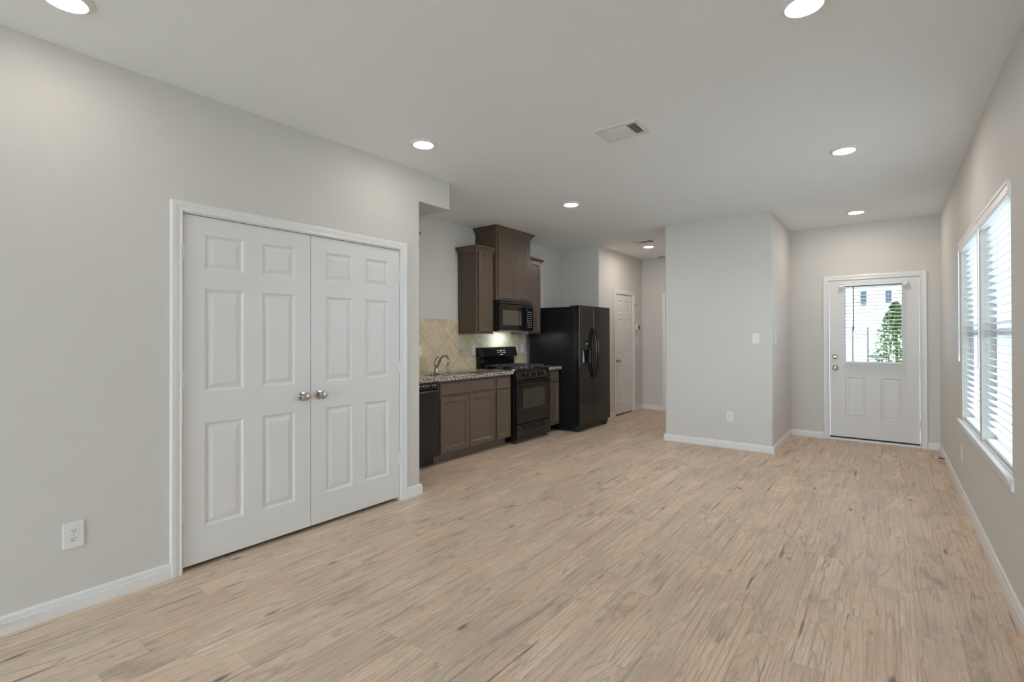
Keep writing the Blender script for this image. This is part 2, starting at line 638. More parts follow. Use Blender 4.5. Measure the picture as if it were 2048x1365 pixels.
# ------------------------------------------------------------------ the setting
XL, XR, YC, YF, XS, H = -3.165, 0.487, 6.211, 7.545, -1.035, 2.743
KX, YA, XH, YE, XC = -4.29, 6.95, -3.59, 8.66, -2.27
YB = -5.0

struct('floor', MB().box(-4.41, 0.63, -5.12, 9.4, -0.1, 0.0), M_FLOOR, 'weathered tan and grey wood-look plank floor', 'floor')
struct('ceiling', MB().box(-4.41, 0.63, -5.12, 9.4, H, H + 0.12), M_CEIL, 'flat pale grey ceiling with recessed lights', 'ceiling')


def wall_with_opening(name, o, axis, a0, a1, t0, t1, openings, label):
    """axis 'y': wall runs along y, t0..t1 in x. openings (a0,a1,z0,z1)"""
    mb = MB()

    def bx(u0, u1, z0, z1):
        if u1 - u0 < 1e-4 or z1 - z0 < 1e-4:
            return
        if axis == 'y':
            mb.box(t0, t1, u0, u1, z0, z1)
        else:
            mb.box(u0, u1, t0, t1, z0, z1)
    cur = a0
    for (b0, b1, z0, z1) in openings:
        bx(cur, b0, 0, H)
        bx(b0, b1, 0, z0)
        bx(b0, b1, z1, H)
        cur = b1
    bx(cur, a1, 0, H)
    return struct(name, mb, M_WALL, label, 'wall')


# left wall with the closet opening; its far end is a rounded drywall corner
def rounded_post(mb, x0, x1, y0, y1, z0, z1, r, corners):
    """box with the named vertical corners rounded: corners subset of {'x1y1','x0y0','x1y0','x0y1'}"""
    poly = []
    for key, cx, cy, a0 in (('x0y0', x0, y0, PI), ('x1y0', x1, y0, 1.5 * PI), ('x1y1', x1, y1, 0), ('x0y1', x0, y1, 0.5 * PI)):
        if key in corners:
            ox = cx + (r if cx == x0 else -r)
            oy = cy + (r if cy == y0 else -r)
            for k in range(7):
                a = a0 + k / 6 * PI / 2
                poly.append((ox + r * math.cos(a), oy + r * math.sin(a)))
        else:
            poly.append((cx, cy))
    return mb.prism_z(poly, z0, z1)


mb = MB()
t0 = XL - 0.12
mb.box(t0, XL, YB, 1.065, 0, H)
mb.box(t0, XL, 1.065, 2.657, 2.052, H)
rounded_post(mb, t0, XL, 2.657, 2.855, 0, 2.488, 0.018, {'x1y1'})
mb.box(t0, XL, 2.657, 2.855, 2.488, H)
struct('wall_left', mb, M_WALL, 'long greige textured wall with double closet doors', 'wall', smooth=40)
mb = MB()
rounded_post(mb, KX, XL, 2.8552, 3.225, 2.488, H, 0.018, {'x1y1'})
struct('wall_soffit', mb, M_WALL, 'boxed drywall soffit hanging at the ceiling beside the closet wall', 'soffit', smooth=40)
struct('wall_closet', MB().box(KX, t0, 2.735, 2.855, 0, H).box(KX, t0, 0.8, 0.92, 0, H), M_WALL, 'short side walls of the closet', 'wall')
struct('wall_kitchen', MB().box(KX - 0.12, KX, 0.8, 8.78, 0, H), M_WALL, 'greige kitchen wall behind the cabinets', 'wall')
mb = MB()
rounded_post(mb, KX, XH, YA, YA + 0.12, 0, H, 0.018, {'x1y0'})
struct('wall_alcove', mb, M_WALL, 'short greige wall beyond the refrigerator', 'wall', smooth=40)
wall_with_opening('wall_hall', None, 'y', YA + 0.12, YE, XH - 0.12, XH, [(7.52, 8.25, 0, 2.055)], 'hallway side wall holding a narrow white door')
wall_with_opening('wall_hall_end', None, 'x', KX, XC, YE, YE + 0.12, [(-3.15, -2.36, 0, 2.055)], 'greige wall at the end of the hallway')
struct('light_block_beyond', MB().box(-3.5, -1.9, 9.28, 9.4, 0, H).box(-3.5, -3.38, 8.78, 9.28, 0, H).box(-2.02, -1.9, 8.78, 9.28, 0, H), M_WALL, 'unseen enclosure added behind the hallway end door to block light', 'wall')  # placed out of view so no sky shines through the door gaps
mb = MB()
rounded_post(mb, XC, XS, YC, 8.78, 0, H, 0.02, {'x1y0', 'x0y0'})
struct('wall_column', mb, M_WALL, 'broad greige wall block between hallway and back door', 'wall', smooth=40)
wall_with_opening('wall_far', None, 'x', XS, XR, YF, YF + 0.14, [(-0.602, 0.312, 0, 2.045)], 'greige end wall around the back door')
W1, W2 = (3.42, 4.40, 0.625, 2.09), (4.48, 5.46, 0.625, 2.09)
wall_with_opening('wall_right', None, 'y', YB, YF + 0.14, XR, XR + 0.14, [W1, W2], 'long greige wall with the twin windows')
wall_with_opening('wall_rear', None, 'x', XL - 0.12, XR + 0.14, YB - 0.12, YB, [(-2.5, -0.2, 0.15, 2.45)], 'greige wall behind the viewer with an added unseen window for daylight')

BASE = [(0, 0), (0.015, 0), (0.0145, 0.052), (0.012, 0.055), (0.012, 0.060), (0.0105, 0.074), (0.006, 0.082), (0, 0.083)]


def base(name, path, label):
    return struct(name, MB().sweep(path, BASE), M_TRIM, label, 'baseboard')


base('baseboard_left', [(XL, YB + 0.01), (XL, 1.0165)], 'white baseboard on the left wall before the closet')
base('baseboard_closet_end', [(XL, 2.7015), (XL, 2.855), (XL - 0.12, 2.855)], 'short white baseboard at the far end of the closet wall')
base('baseboard_column', [(XC, 8.64), (XC, YC), (XS, YC), (XS, YF), (-0.6615, YF)], 'white baseboard around the wall block beside the hallway')
base('baseboard_right', [(0.3735, YF), (XR, YF), (XR, YB)], 'white baseboard along the window wall')
base('baseboard_hall', [(XH, YA + 0.01), (XH, 7.4735)], 'short white baseboard between refrigerator and hallway door')
base('baseboard_hall_end', [(XH, 8.2975), (XH, YE), (-3.2045, YE)], 'white baseboard in the far corner of the hallway')

# ------------------------------------------------------------------ doors and casings
CAS = [(0.004, 0.0), (0.004, 0.012), (0.012, 0.016), (0.020, 0.013), (0.040, 0.018), (0.056, 0.019), (0.062, 0.017), (0.064, 0.0)]
RAISED = [(0.006, 0.003), (0.014, 0.009), (0.022, 0.009), (0.048, 0.002)]


def six_panels(w, h=2.032, s=0.110, m=0.112):
    pw = (w - 2 * s - m) / 2
    cols = [(s, s + pw), (s + pw + m, w - s)]
    rows = [(0.227, 0.83), (1.012, 1.617), (1.724, 1.932)]
    return [(a, b, c, d) for a, b in cols for c, d in rows]


def knob(parent, x, z, y=0.0, mat=None):
    m = MB().lathe([(0.032, -0.001), (0.032, 0.004), (0.027, 0.009), (0.013, 0.011), (0.011, 0.030), (0.016, 0.036), (0.026, 0.043), (0.0285, 0.053), (0.025, 0.062), (0.014, 0.067), (0.004, 0.0675)], (x, y, z), '-Y', 28)
    o = m.done('knob', mat or M_NICKEL, parent, 35)
    o['label'] = 'round brushed nickel knob'
    return o


def hinge(parent, x, z, y=0.0):
    m = MB()
    m.lathe([(0.0065, -0.045), (0.0065, 0.045)], (x, y - 0.006, z), 'Z', 12)
    m.lathe([(0.004, 0.0), (0.0075, 0.003), (0.004, 0.007)], (x, y - 0.006, z + 0.045), 'Z', 12)
    m.box(x - 0.016, x + 0.016, y - 0.003, y + 0.001, z - 0.044, z + 0.044)
    return m.done('hinge', M_TRIM, parent, 35)


# closet doors
cl = thing('door_1', 'left white six-panel closet door with round nickel knob', 'door', (XL - 0.004, 1.084, 0.028), R_LEFT, None, 'structure')
MB().slab(0, 0.7725, 0, 2.008, 0.034, [(a, b, c - 0.0, d - 0.0) for a, b, c, d in [(p[0], p[1], p[2] - 0.026 + 0.026 - 0.026, p[3] - 0.026) for p in six_panels(0.7725)]], RAISED).done('leaf', M_DOOR, cl)
knob(cl, 0.7725 - 0.060, 0.901)
for z in (1.797, 1.055, 0.312):
    hinge(cl, -0.003, z)
cr_ = thing('door_2', 'right white six-panel closet door nearer the kitchen', 'door', (XL - 0.004, 1.8605, 0.028), R_LEFT, None, 'structure')
MB().slab(0, 0.7725, 0, 2.008, 0.034, [(p[0], p[1], p[2] - 0.026, p[3] - 0.026) for p in six_panels(0.7725)], RAISED).done('leaf', M_DOOR, cr_)
knob(cr_, 0.062, 0.901)
for z in (1.797, 1.055, 0.312):
    hinge(cr_, 0.7755, z)


def frame(name, label, w, h, loc, rz, depth=0.12, stop=0.05):
    """door lining and casing as one trim thing; local origin at the opening's left foot on the wall face"""
    t = thing(name, label, 'door casing', loc, rz, None, 'structure')
    MB().casing(w, h, CAS).done('casing', M_TRIM, t)
    j = MB()
    j.box(-0.019, 0, 0.0, depth, 0, h + 0.019)
    j.box(w, w + 0.019, 0.0, depth, 0, h + 0.019)
    j.box(0, w, 0.0, depth, h, h + 0.019)
    j.box(0, 0.011, stop, stop + 0.03, 0, h)
    j.box(w - 0.011, w, stop, stop + 0.03, 0, h)
    j.box(0.011, w - 0.011, stop, stop + 0.03, h - 0.011, h)
    j.done('jamb', M_TRIM, t)
    return t


frame('trim_1', 'wide white casing around the double closet doors', 1.556, 2.040, (XL, 1.081, 0), R_LEFT)
# hallway door
hd = thing('door_3', 'narrow white six-panel door in the hallway beyond the refrigerator', 'door', (XH - 0.004, 7.541, 0.022), R_LEFT, None, 'structure')
MB().slab(0, 0.689, 0, 2.014, 0.034, [(p[0], p[1], p[2] - 0.02, p[3] - 0.02) for p in six_panels(0.689, s=0.105, m=0.10)], RAISED).done('leaf', M_DOOR, hd)
knob(hd, 0.060, 0.898)
for z in (1.797, 1.055, 0.312):
    hinge(hd, 0.692, z)
MB().tube([(0.692, -0.012, 1.86), (0.700, -0.035, 1.875), (0.712, -0.055, 1.87)], 0.0045, 8).lathe([(0.009, 0), (0.009, 0.016)], (0.712, -0.055, 1.87), '-Y', 12).done('hinge_stop', M_NICKEL, hd, 35)
frame('trim_2', 'white casing around the narrow hallway door', 0.695, 2.040, (XH, 7.538, 0), R_LEFT)
# hall end door (only its edge shows)
he = thing('door_4', 'white door at the hallway end half hidden by the wall block', 'door', (-3.137, YE + 0.014, 0.02), R_FAR, None, 'structure')
MB().slab(0, 0.760, 0, 2.014, 0.034, [(p[0], p[1], p[2] - 0.02, p[3] - 0.02) for p in six_panels(0.760)], RAISED).done('leaf', M_DOOR, he)
knob(he, 0.058, 0.90, mat=M_BRONZE)
frame('trim_3', 'white casing around the hallway end door', 0.766, 2.040, (-3.140, YE, 0), R_FAR)

# back door with a window
bd = thing('door_5', 'white back door with upper window and two lower panels', 'door', (-0.590, YF + 0.002, 0.047), R_FAR, None, 'structure')
m = MB()
gx0, gx1, gz0, gz1 = 0.158, 0.742, 0.930, 1.915
pan = [(0.160, 0.382, 0.245, 0.770), (0.520, 0.735, 0.245, 0.770)]
m.slab(0, 0.892, 0, 0.86, 0.044, pan, [(0.004, -0.004), (0.012, -0.003), (0.018, 0.004), (0.030, 0.004), (0.046, -0.002)])
m.box(0, gx0, 0, 0.044, 0.86, 1.985)
m.box(gx1, 0.892, 0, 0.044, 0.86, 1.985)
m.box(gx0, gx1, 0, 0.044, 0.86, gz0)
m.box(gx0, gx1, 0, 0.044, gz1, 1.985)
m.done('leaf', M_DOOR, bd)
m = MB()
for a in ((gx0 - 0.02, gx0 + 0.012, gz0 - 0.02, gz1 + 0.02), (gx1 - 0.012, gx1 + 0.02, gz0 - 0.02, gz1 + 0.02)):
    m.box(a[0], a[1], -0.008, 0.05, a[2], a[3])
m.box(gx0 + 0.012, gx1 - 0.012, -0.008, 0.05, gz0 - 0.02, gz0 + 0.012)
m.box(gx0 + 0.012, gx1 - 0.012, -0.008, 0.05, gz1 - 0.012, gz1 + 0.02)
m.done('window_frame', M_VINYL, bd)
MB().box(gx0 + 0.012, gx1 - 0.012, 0.018, 0.024, gz0 + 0.012, gz1 - 0.012).done('pane', M_GLASSD, bd)
o = MB().lathe([(0.031, -0.001), (0.031, 0.006), (0.025, 0.016), (0.020, 0.018), (0.002, 0.0185)], (0.055, 0, 1.015), '-Y', 24).box(0.039, 0.071, -0.026, -0.018, 1.011, 1.019).done('deadbolt', M_NICKEL, bd, 35)
o['label'] = 'round nickel deadbolt thumb turn'
knob(bd, 0.057, 0.873)
for z in (1.728, 0.985, 0.232):
    hinge(bd, 0.897, z)
frame('trim_4', 'white casing around the back door', 0.906, 2.036, (-0.597, YF, 0), R_FAR, 0.14, 0.052)
th = thing('trim_5', 'white threshold strip under the back door', 'threshold', (-0.597, YF, 0), R_FAR, None, 'structure')
MB().box(0.0, 0.906, -0.018, 0.14, 0.0005, 0.027, 0.003).done('sill_strip', M_TRIM, th)
MB().box(0.004, 0.902, 0.012, 0.04, 0.027, 0.048).done('dark_gap_strip', M_BLACKD, th)  # black strip painted in for the shaded gap under the leaf

# ------------------------------------------------------------------ twin windows


def window(name, label, y0, y1, z0=0.625, z1=2.09):
    w = thing(name, label, 'window', (XR, y1, 0), R_RIGHT, None, 'structure')   # local x runs towards the viewer, y outward
    W = y1 - y0
    m = MB()
    d0, d1 = 0.068, 0.13
    fr = 0.045
    m.box(0, fr, d0, d1, z0, z1)
    m.box(W - fr, W, d0, d1, z0, z1)
    m.box(fr, W - fr, d0, d1, z0, z0 + fr)
    m.box(fr, W - fr, d0, d1, z1 - fr, z1)
    zm = (z0 + z1) / 2
    m.box(fr, W - fr, d0 + 0.005, d1 - 0.005, zm - 0.022, zm + 0.022)
    m.done('frame', M_VINYL, w)
    MB().box(fr, W - fr, 0.092, 0.097, z0 + fr, zm - 0.022).box(fr, W - fr, 0.092, 0.097, zm + 0.022, z1 - fr).done('pane', M_GLASSDIM, w)
    return w, W


def stool(w, W, z=0.625, h0=0.045, h1=0.035):
    o = MB().box(0.001, W - 0.001, 0.0, 0.067, z, z + 0.018).box(-h0, W + h1, -0.030, 0.0, z - 0.001, z + 0.018, 0.004, 2).done('sill', M_TRIM, w)
    MB().prism([(0, z - 0.001), (-0.024, z - 0.001), (-0.020, z - 0.018), (-0.012, z - 0.024), (-0.012, z - 0.050), (0, z - 0.056)], -h0 + 0.012, W + h1 - 0.012).done('apron', M_TRIM, w)
    return o


w1, wW = window('window_1', 'nearer tall window of the twin pair on the right wall', 3.42, 4.40)
stool(w1, wW, h0=0.036, h1=0.055)
w2, wW = window('window_2', 'farther tall window of the twin pair, nearer the back door', 4.48, 5.46)
stool(w2, wW, h0=0.07, h1=0.036)
wr = thing('added_window', 'added unseen wide window behind the viewer, for more daylight', 'window', (-0.2, YB, 0), PI, None, 'structure')  # invented opening, sized to fill the room with soft daylight
m = MB()
m.box(0, 0.05, 0.07, 0.12, 0.15, 2.45).box(2.25, 2.3, 0.07, 0.12, 0.15, 2.45).box(1.125, 1.175, 0.07, 0.12, 0.2, 2.4).box(0.05, 2.25, 0.07, 0.12, 0.15, 0.2).box(0.05, 2.25, 0.07, 0.12, 2.4, 2.45)
m.done('frame', M_VINYL, wr)
MB().box(0.05, 1.125, 0.092, 0.097, 0.2, 2.4).box(1.175, 2.25, 0.092, 0.097, 0.2, 2.4).done('pane', M_GLASS, wr)


def slats(m, x0, x1, z0, z1, pitch, yc, width, tilt, thick=0.0028):
    n = int((z1 - z0) / pitch)
    for i in range(n + 1):
        z = z1 - i * pitch
        prof = []
        K = 4
        for k in range(K + 1):
            u = -0.5 + k / K
            prof.append((u * width, 0.0022 * (1 - 4 * u * u)))
        pts = [(a, b + thick / 2) for a, b in prof] + [(a, b - thick / 2) for a, b in prof[::-1]]
        ct, st = math.cos(tilt), math.sin(tilt)
        m.prism([(yc + a * ct - b * st, z + a * st + b * ct) for a, b in pts], x0, x1)
    return z


def blind(name, label, loc, rz, W, z0, z1, yc, vx0, vx1, vz0, vz1, vy, wand_x, wand_z, wand_mat, cords, pitch=0.0445, width=0.05, tilt=-0.2, group=None, wand_y=-0.02, wand_r=0.0045):
    b = thing(name, label, 'blind', loc, rz, group)
    m = MB()
    zl = slats(m, 0.006, W - 0.006, z0 + 0.05, z1 - 0.06, pitch, yc, width, tilt)
    m.done('slats', M_BLIND, b)
    # moulded valance
    vh = vz1 - vz0
    MB().prism([(vy[1], vz0), (vy[0] + 0.008, vz0), (vy[0] + 0.008, vz0 + vh * 0.12), (vy[0] + 0.002, vz0 + vh * 0.2), (vy[0] + 0.002, vz0 + vh * 0.38), (vy[0] + 0.006, vz0 + vh * 0.45), (vy[0] + 0.006, vz0 + vh * 0.72), (vy[0], vz0 + vh * 0.85), (vy[0], vz1), (vy[1], vz1)], vx0, vx1).done('valance', M_BLIND, b)
    MB().box(0.008, W - 0.008, yc - 0.024, yc + 0.024, z1 - 0.045, z1 - 0.004).done('headrail', M_BLIND, b)
    MB().box(0.006, W - 0.006, yc - 0.026, yc + 0.026, z0 + 0.004, z0 + 0.024, 0.004).done('bottom_rail', M_BLIND, b)
    m = MB()
    for cx in cords:
        for yy in (yc - width * 0.49, yc + width * 0.49):
            m.box(cx - 0.001, cx + 0.001, yy - 0.0007, yy + 0.0007, z0 + 0.02, z1 - 0.02)
    m.done('ladder_cords', M_CORD, b)
    MB().tube([(wand_x, wand_y + 0.012, z1 - 0.03), (wand_x, wand_y, z1 - 0.06), (wand_x, wand_y, wand_z)], wand_r, 8).lathe([(wand_r * 1.3, 0), (wand_r * 1.5, 0.03), (wand_r, 0.05)], (wand_x, wand_y, wand_z), 'Z', 8).done('wand', wand_mat, b, 40)
    return b


BG = None
blind('window_blind', 'open white slatted blind on the nearer right-hand window', (XR, 4.40, 0), R_RIGHT, 0.98, 0.645, 2.09, 0.041, -0.035, 0.995, 2.018, 2.098, (-0.019, 0.02), 0.055, 1.12, M_WANDW, (0.16, 0.49, 0.82))
blind('window_blind', 'open white slatted blind on the farther window, nearer the back door', (XR, 5.46, 0), R_RIGHT, 0.98, 0.645, 2.09, 0.041, -0.05, 1.005, 2.018, 2.098, (-0.019, 0.02), 0.03, 1.12, M_WANDW, (0.16, 0.49, 0.82))
blind('door_blind', 'small white slatted blind over the back door window', (-0.436, YF + 0.002, 0), R_FAR, 0.594, 0.985, 1.985, -0.036, -0.045, 0.63, 1.935, 1.992, (-0.062, -0.010), 0.100, 1.40, M_WANDB, (0.155, 0.45), 0.0445, 0.045, -0.10, wand_y=-0.067, wand_r=0.0055)

# ------------------------------------------------------------------ ceiling fittings


def downlight():
    t = thing('downlight', '', 'ceiling light', (0, 0, H), 0, 'recessed lights in the flat ceiling')
    MB().lathe([(0.096, 0.0), (0.096, 0.003), (0.092, 0.007), (0.080, 0.014), (0.072, 0.0165), (0.068, 0.012), (0.068, 0.0)], (0, 0, 0), '-Z', 40).done('trim_ring', M_TRIM, t, 40)
    MB().lathe([(0.070, 0.0155), (0.066, 0.017), (0.045, 0.019), (0.002, 0.020)], (0, 0, 0), '-Z', 40).done('diffuser', M_LAMP, t, 60)
    return t


LG = 'recessed lights in the flat ceiling'
spots = [(-2.706, 0.496, 'lit recessed light cut off at the top left corner of the view'),
         (-0.273, 2.40, 'lit recessed light cut off at the top edge, right of centre'),
         (-2.678, 2.452, 'lit recessed light above the double closet doors'),
         (-0.253, 4.476, 'lit recessed light in front of the twin windows'),
         (-2.664, 4.529, 'lit recessed light in front of the tall kitchen wall cabinet'),
         (-0.275, 6.796, 'lit recessed light just inside the back door'),
         (-2.967, 7.418, 'lit recessed light in the hallway ceiling'),
         (-0.26, 0.35, 'lit recessed light above and behind the viewer'),
         (-2.70, -1.55, 'added unseen recessed light behind the viewer on the closet side'),  # the last three lamps are added out of view to brighten the room
         (-0.27, -1.70, 'added unseen recessed light behind the viewer on the window side'),
         (-1.5, -3.6, 'added unseen recessed light at the rear of the room')]
L0 = None
for x, y, lb in spots:
    if L0 is None:
        L0 = downlight()
        L0.location = (x, y, H)
        L0['label'] = lb
    else:
        d = dup(L0, (x, y, H), 0, lb, LG)
        if y > 4:
            for ch in d.children:
                if ch.name.startswith('diffuser'):
                    ch.data = ch.data.copy()
                    ch.data.materials[0] = M_LAMPH if 'hallway' in lb else M_LAMPK if 'kitchen' in lb else M_LAMPF


def vent():
    t = thing('ceiling_vent', 'white three-way ceiling vent in the middle of the main ceiling', 'vent', (-1.442, 3.14, H), 0, 'supply vents in the ceiling')
    a, b = 0.158, 0.122
    m = MB()
    ia, ib = 0.128, 0.085
    for (x0, x1, y0, y1) in ((-a, -ia, -b, b), (ia, a, -b, b), (-ia, ia, -b, -ib), (-ia, ia, ib, b)):
        m.box(x0, x1, y0, y1, -0.007, 0.0)
    for x in (-0.068, 0.062):
        m.box(x - 0.004, x + 0.004, -ib, ib, -0.007, 0.0)
    m.done('frame', M_GRILLE, t)
    MB().box(-ia, ia, -ib, ib, -0.001, -0.0002).done('duct_opening', M_DUCT, t)
    m = MB()

    def sl(cx, cy, lx, ly, w, ang, axis):
        c, s = math.cos(ang), math.sin(ang)
        th = 0.0007
        if axis == 'y':   # slat runs along y, tilts in x
            q = [(-w / 2, -th), (w / 2, -th), (w / 2, th), (-w / 2, th)]
            pts = [(cx + u * c - v * s, -0.007 + u * s + v * c) for u, v in q]
            aa = [m.v((p[0], cy - ly / 2, p[1])) for p in pts]
            bb = [m.v((p[0], cy + ly / 2, p[1])) for p in pts]
        else:
            q = [(-w / 2, -th), (w / 2, -th), (w / 2, th), (-w / 2, th)]
            pts = [(cy + u * c - v * s, -0.007 + u * s + v * c) for u, v in q]
            aa = [m.v((cx - lx / 2, p[0], p[1])) for p in pts]
            bb = [m.v((cx + lx / 2, p[0], p[1])) for p in pts]
        for i in range(4):
            j = (i + 1) % 4
            m.f([aa[i], aa[j], bb[j], bb[i]])
        m.f(aa[::-1])
        m.f(bb)
    for k in range(4):
        sl(-0.121 + k * 0.0145, 0, 0, 2 * ib, 0.013, 0.62, 'y')
        sl(0.074 + k * 0.0145, 0, 0, 2 * ib, 0.013, -0.62, 'y')
    for k in range(14):
        sl(-0.003, -ib + 0.006 + k * 0.0122, 0.122, 0, 0.0125, -0.62, 'x')
    m.done('louvres', M_GRILLE, t)
    return t


v0 = vent()
dup(v0, (-2.875, 7.02, H), PI, 'white ceiling vent beside the hallway light', 'supply vents in the ceiling')
rg_ = thing('return_grille', 'square white return grille at the hallway end of the ceiling', 'vent', (-3.06, 8.52, H), 0)
m = MB()
m.box(-0.20, 0.20, -0.115, -0.09, -0.012, 0).box(-0.20, 0.20, 0.09, 0.115, -0.012, 0).box(-0.20, -0.175, -0.09, 0.09, -0.012, 0).box(0.175, 0.20, -0.09, 0.09, -0.012, 0)
m.done('frame', M_GRILLE, rg_)
m = MB()
for k in range(12):
    y = -0.083 + k * 0.0151
    m.prism([(y, -0.010), (y + 0.010, -0.003), (y + 0.011, -0.004), (y + 0.001, -0.011)], -0.175, 0.175)
m.done('louvres', M_GRILLE, rg_)
MB().box(-0.175, 0.175, -0.09, 0.09, -0.001, -0.0003).done('duct_opening', M_DUCT, rg_)

# ------------------------------------------------------------------ outlets, switches, small wall things
OG, SG = 'power outlets on the walls', 'rocker switches on the walls'


def outlet(label, loc, rz, w=0.078, h=0.124):
    t = thing('power_outlet', label, 'outlet', loc, rz, OG)
    MB().box(-w / 2, w / 2, -0.006, 0.0, -h / 2, h / 2, 0.0025, 2).done('face_plate', M_PLATE, t)
    for s in (1, -1):
        z = s * 0.0195
        poly = []
        for k in range(24):
            a = 2 * PI * k / 24
            poly.append((0.0172 * math.cos(a), max(-0.0128, min(0.0128, 0.0172 * math.sin(a)))))
        m = MB()
        a = [m.v((x, -0.0060, z + zz)) for x, zz in poly]
        b = [m.v((x, -0.0075, z + zz)) for x, zz in poly]
        for i in range(24):
            j = (i + 1) % 24
            m.f([a[i], a[j], b[j], b[i]])
        m.f(b)
        so = m.done('socket', M_PLATE, t)
        MB().box(-0.0075, -0.0055, -0.0080, -0.0074, z + 0.000, z + 0.008).box(0.0055, 0.0075, -0.0080, -0.0074, z + 0.001, z + 0.007).lathe([(0.0026, 0.0074), (0.0026, 0.0080)], (0, 0, z - 0.0065), '-Y', 12).done('slots', M_SLOT, so)
    MB().lathe([(0.0028, 0.006), (0.0022, 0.0072)], (0, 0, 0), '-Y', 12).done('screw', M_STEEL, t)
    return t


def switch(label, loc, rz, gangs=1):
    t = thing('light_switch', label, 'switch', loc, rz, SG)
    w = 0.076 + 0.046 * (gangs - 1)
    MB().box(-w / 2, w / 2, -0.006, 0.0, -0.061, 0.061, 0.0025, 2).done('face_plate', M_PLATE, t)
    for gk in range(gangs):
        cx = (gk - (gangs - 1) / 2) * 0.046
        m = MB()
        m.prism([(-0.006, -0.033), (-0.0075, -0.033), (-0.0105, -0.031), (-0.0075, 0.0), (-0.0085, 0.031), (-0.0075, 0.033), (-0.006, 0.033)], cx - 0.0165, cx + 0.0165)
        m.done('rocker', M_PLATE, t)
    return t


E_ = 0.0
outlet('white duplex outlet low on the left wall beside the closet casing', (XL, 0.612, 0.370), R_LEFT, 0.080, 0.126)
outlet('white duplex outlet low on the wall block left of the back door', (-1.488, YC, 0.377), R_FAR, 0.077, 0.117)
outlet('white duplex outlet below the twin windows', (XR, 5.49, 0.362), R_RIGHT, 0.075, 0.115)
switch('single white rocker switch on the front of the wall block', (-1.206, YC, 1.302), R_FAR)
switch('two-gang white rocker switch on the wall block side facing the windows', (XS, 6.385, 1.298), R_LEFT, 2)
ST = KX + 0.010
switch('white wall switch on the tile beside the sink, partly hidden by the closet wall', (ST, 3.845, 1.165), R_LEFT)
switch('white wall switch on the tile just left of the range backguard', (ST, 4.772, 1.148), R_LEFT)
switch('white wall switch on the tile between range and refrigerator', (ST, 5.850, 1.152), R_LEFT)

th = thing('thermostat', 'small white thermostat with grey screen beside the hallway door', 'thermostat', (XH, 8.435, 1.49), R_LEFT)
MB().box(-0.075, 0.085, -0.024, 0, -0.055, 0.055, 0.005, 2).done('case', M_PLATE, th)
MB().box(-0.012, 0.068, -0.0252, -0.024, -0.035, 0.038).done('screen', M_LCD, th)
sw = switch('white switch under the hallway thermostat', (XH, 8.405, 1.26), R_LEFT)


def doorstop(label, loc, rz):
    t = thing('door_stop', label, 'door stop', loc, rz, 'spring door stops on the baseboards')
    MB().lathe([(0.011, 0), (0.011, 0.004), (0.006, 0.008)], (0, 0, 0), '-Y', 14).done('base', M_NICKEL, t, 35)
    pts = []
    for k in range(90):
        a = k * 2 * PI / 6
        pts.append((0.0052 * math.cos(a), -0.006 - 0.052 * k / 89, 0.0052 * math.sin(a)))
    MB().tube(pts, 0.0011, 5).done('spring', M_BRONZE, t, 60)
    MB().lathe([(0.006, 0.056), (0.008, 0.058), (0.008, 0.074), (0.006, 0.077)], (0, 0, 0), '-Y', 14).done('rubber_tip', M_RUBBER, t, 35)
    return t


ds = doorstop('white-tipped spring door stop on the baseboard near the back door', (XR - 0.0145, 6.84, 0.042), R_RIGHT)
dup(ds, (XL + 0.0145, 0.345, 0.05), R_LEFT, 'spring door stop on the left wall baseboard at the view edge', 'spring door stops on the baseboards')

# ------------------------------------------------------------------ kitchen
CF = -3.690   # face-frame plane of the base cabinets
DOOR_R = [(0.050, 0.0), (0.054, 0.003), (0.060, 0.004), (0.068, 0.010)]


def cab_door(parent, x0, x1, z0, z1, y=-0.020, name='door', fw=0.052):
    r = [(fw - 0.0, 0.0)]
    m = MB()
    m.slab(x0, x1, z0, z1, 0.019, [(x0 + fw, x1 - fw, z0 + fw, z1 - fw)], [(0.003, 0.003), (0.008, 0.004), (0.014, 0.010)], edge=0.005, y=y)
    return m.done(name, M_CAB, parent)


def cab_drawer(parent, x0, x1, z0, z1, y=-0.020, name='drawer'):
    m = MB()
    m.slab(x0, x1, z0, z1, 0.019, [(x0 + 0.012, x1 - 0.012, z0 + 0.012, z1 - 0.012)], [(0.0, 0.0)], edge=0.010, y=y)
    return m.done(name, M_CAB, parent)


def base_cab(label, y0, y1, doors, drawers, toe=(0, 0)):
    t = thing('base_cabinet', label, 'cabinet', (CF, y0, 0), R_LEFT, 'grey-brown base cabinets')
    w = y1 - y0
    m = MB()
    m.box(0.001, 0.018, 0.019, 0.598, 0.1, 0.870)
    m.box(w - 0.018, w - 0.001, 0.019, 0.598, 0.1, 0.870)
    m.box(0.018, w - 0.018, 0.019, 0.598, 0.1, 0.118)
    m.box(0.018, w - 0.018, 0.580, 0.598, 0.118, 0.870)
    m.box(0.001, 0.034, 0.0, 0.019, 0.1, 0.870)
    m.box(w - 0.034, w - 0.001, 0.0, 0.019, 0.1, 0.870)
    for z0, z1 in ((0.1, 0.135), (0.675, 0.712), (0.835, 0.870)):
        m.box(0.034, w - 0.034, 0.0, 0.019, z0, z1)
    m.done('carcass', M_CAB, t)
    MB().box(toe[0], w - toe[1], 0.075, 0.095, 0.0005, 0.1).done('toe_kick', M_CAB, t)
    for d in doors:
        cab_door(t, *d)
    for d in drawers:
        cab_drawer(t, *d, name='drawer_front')
    return t


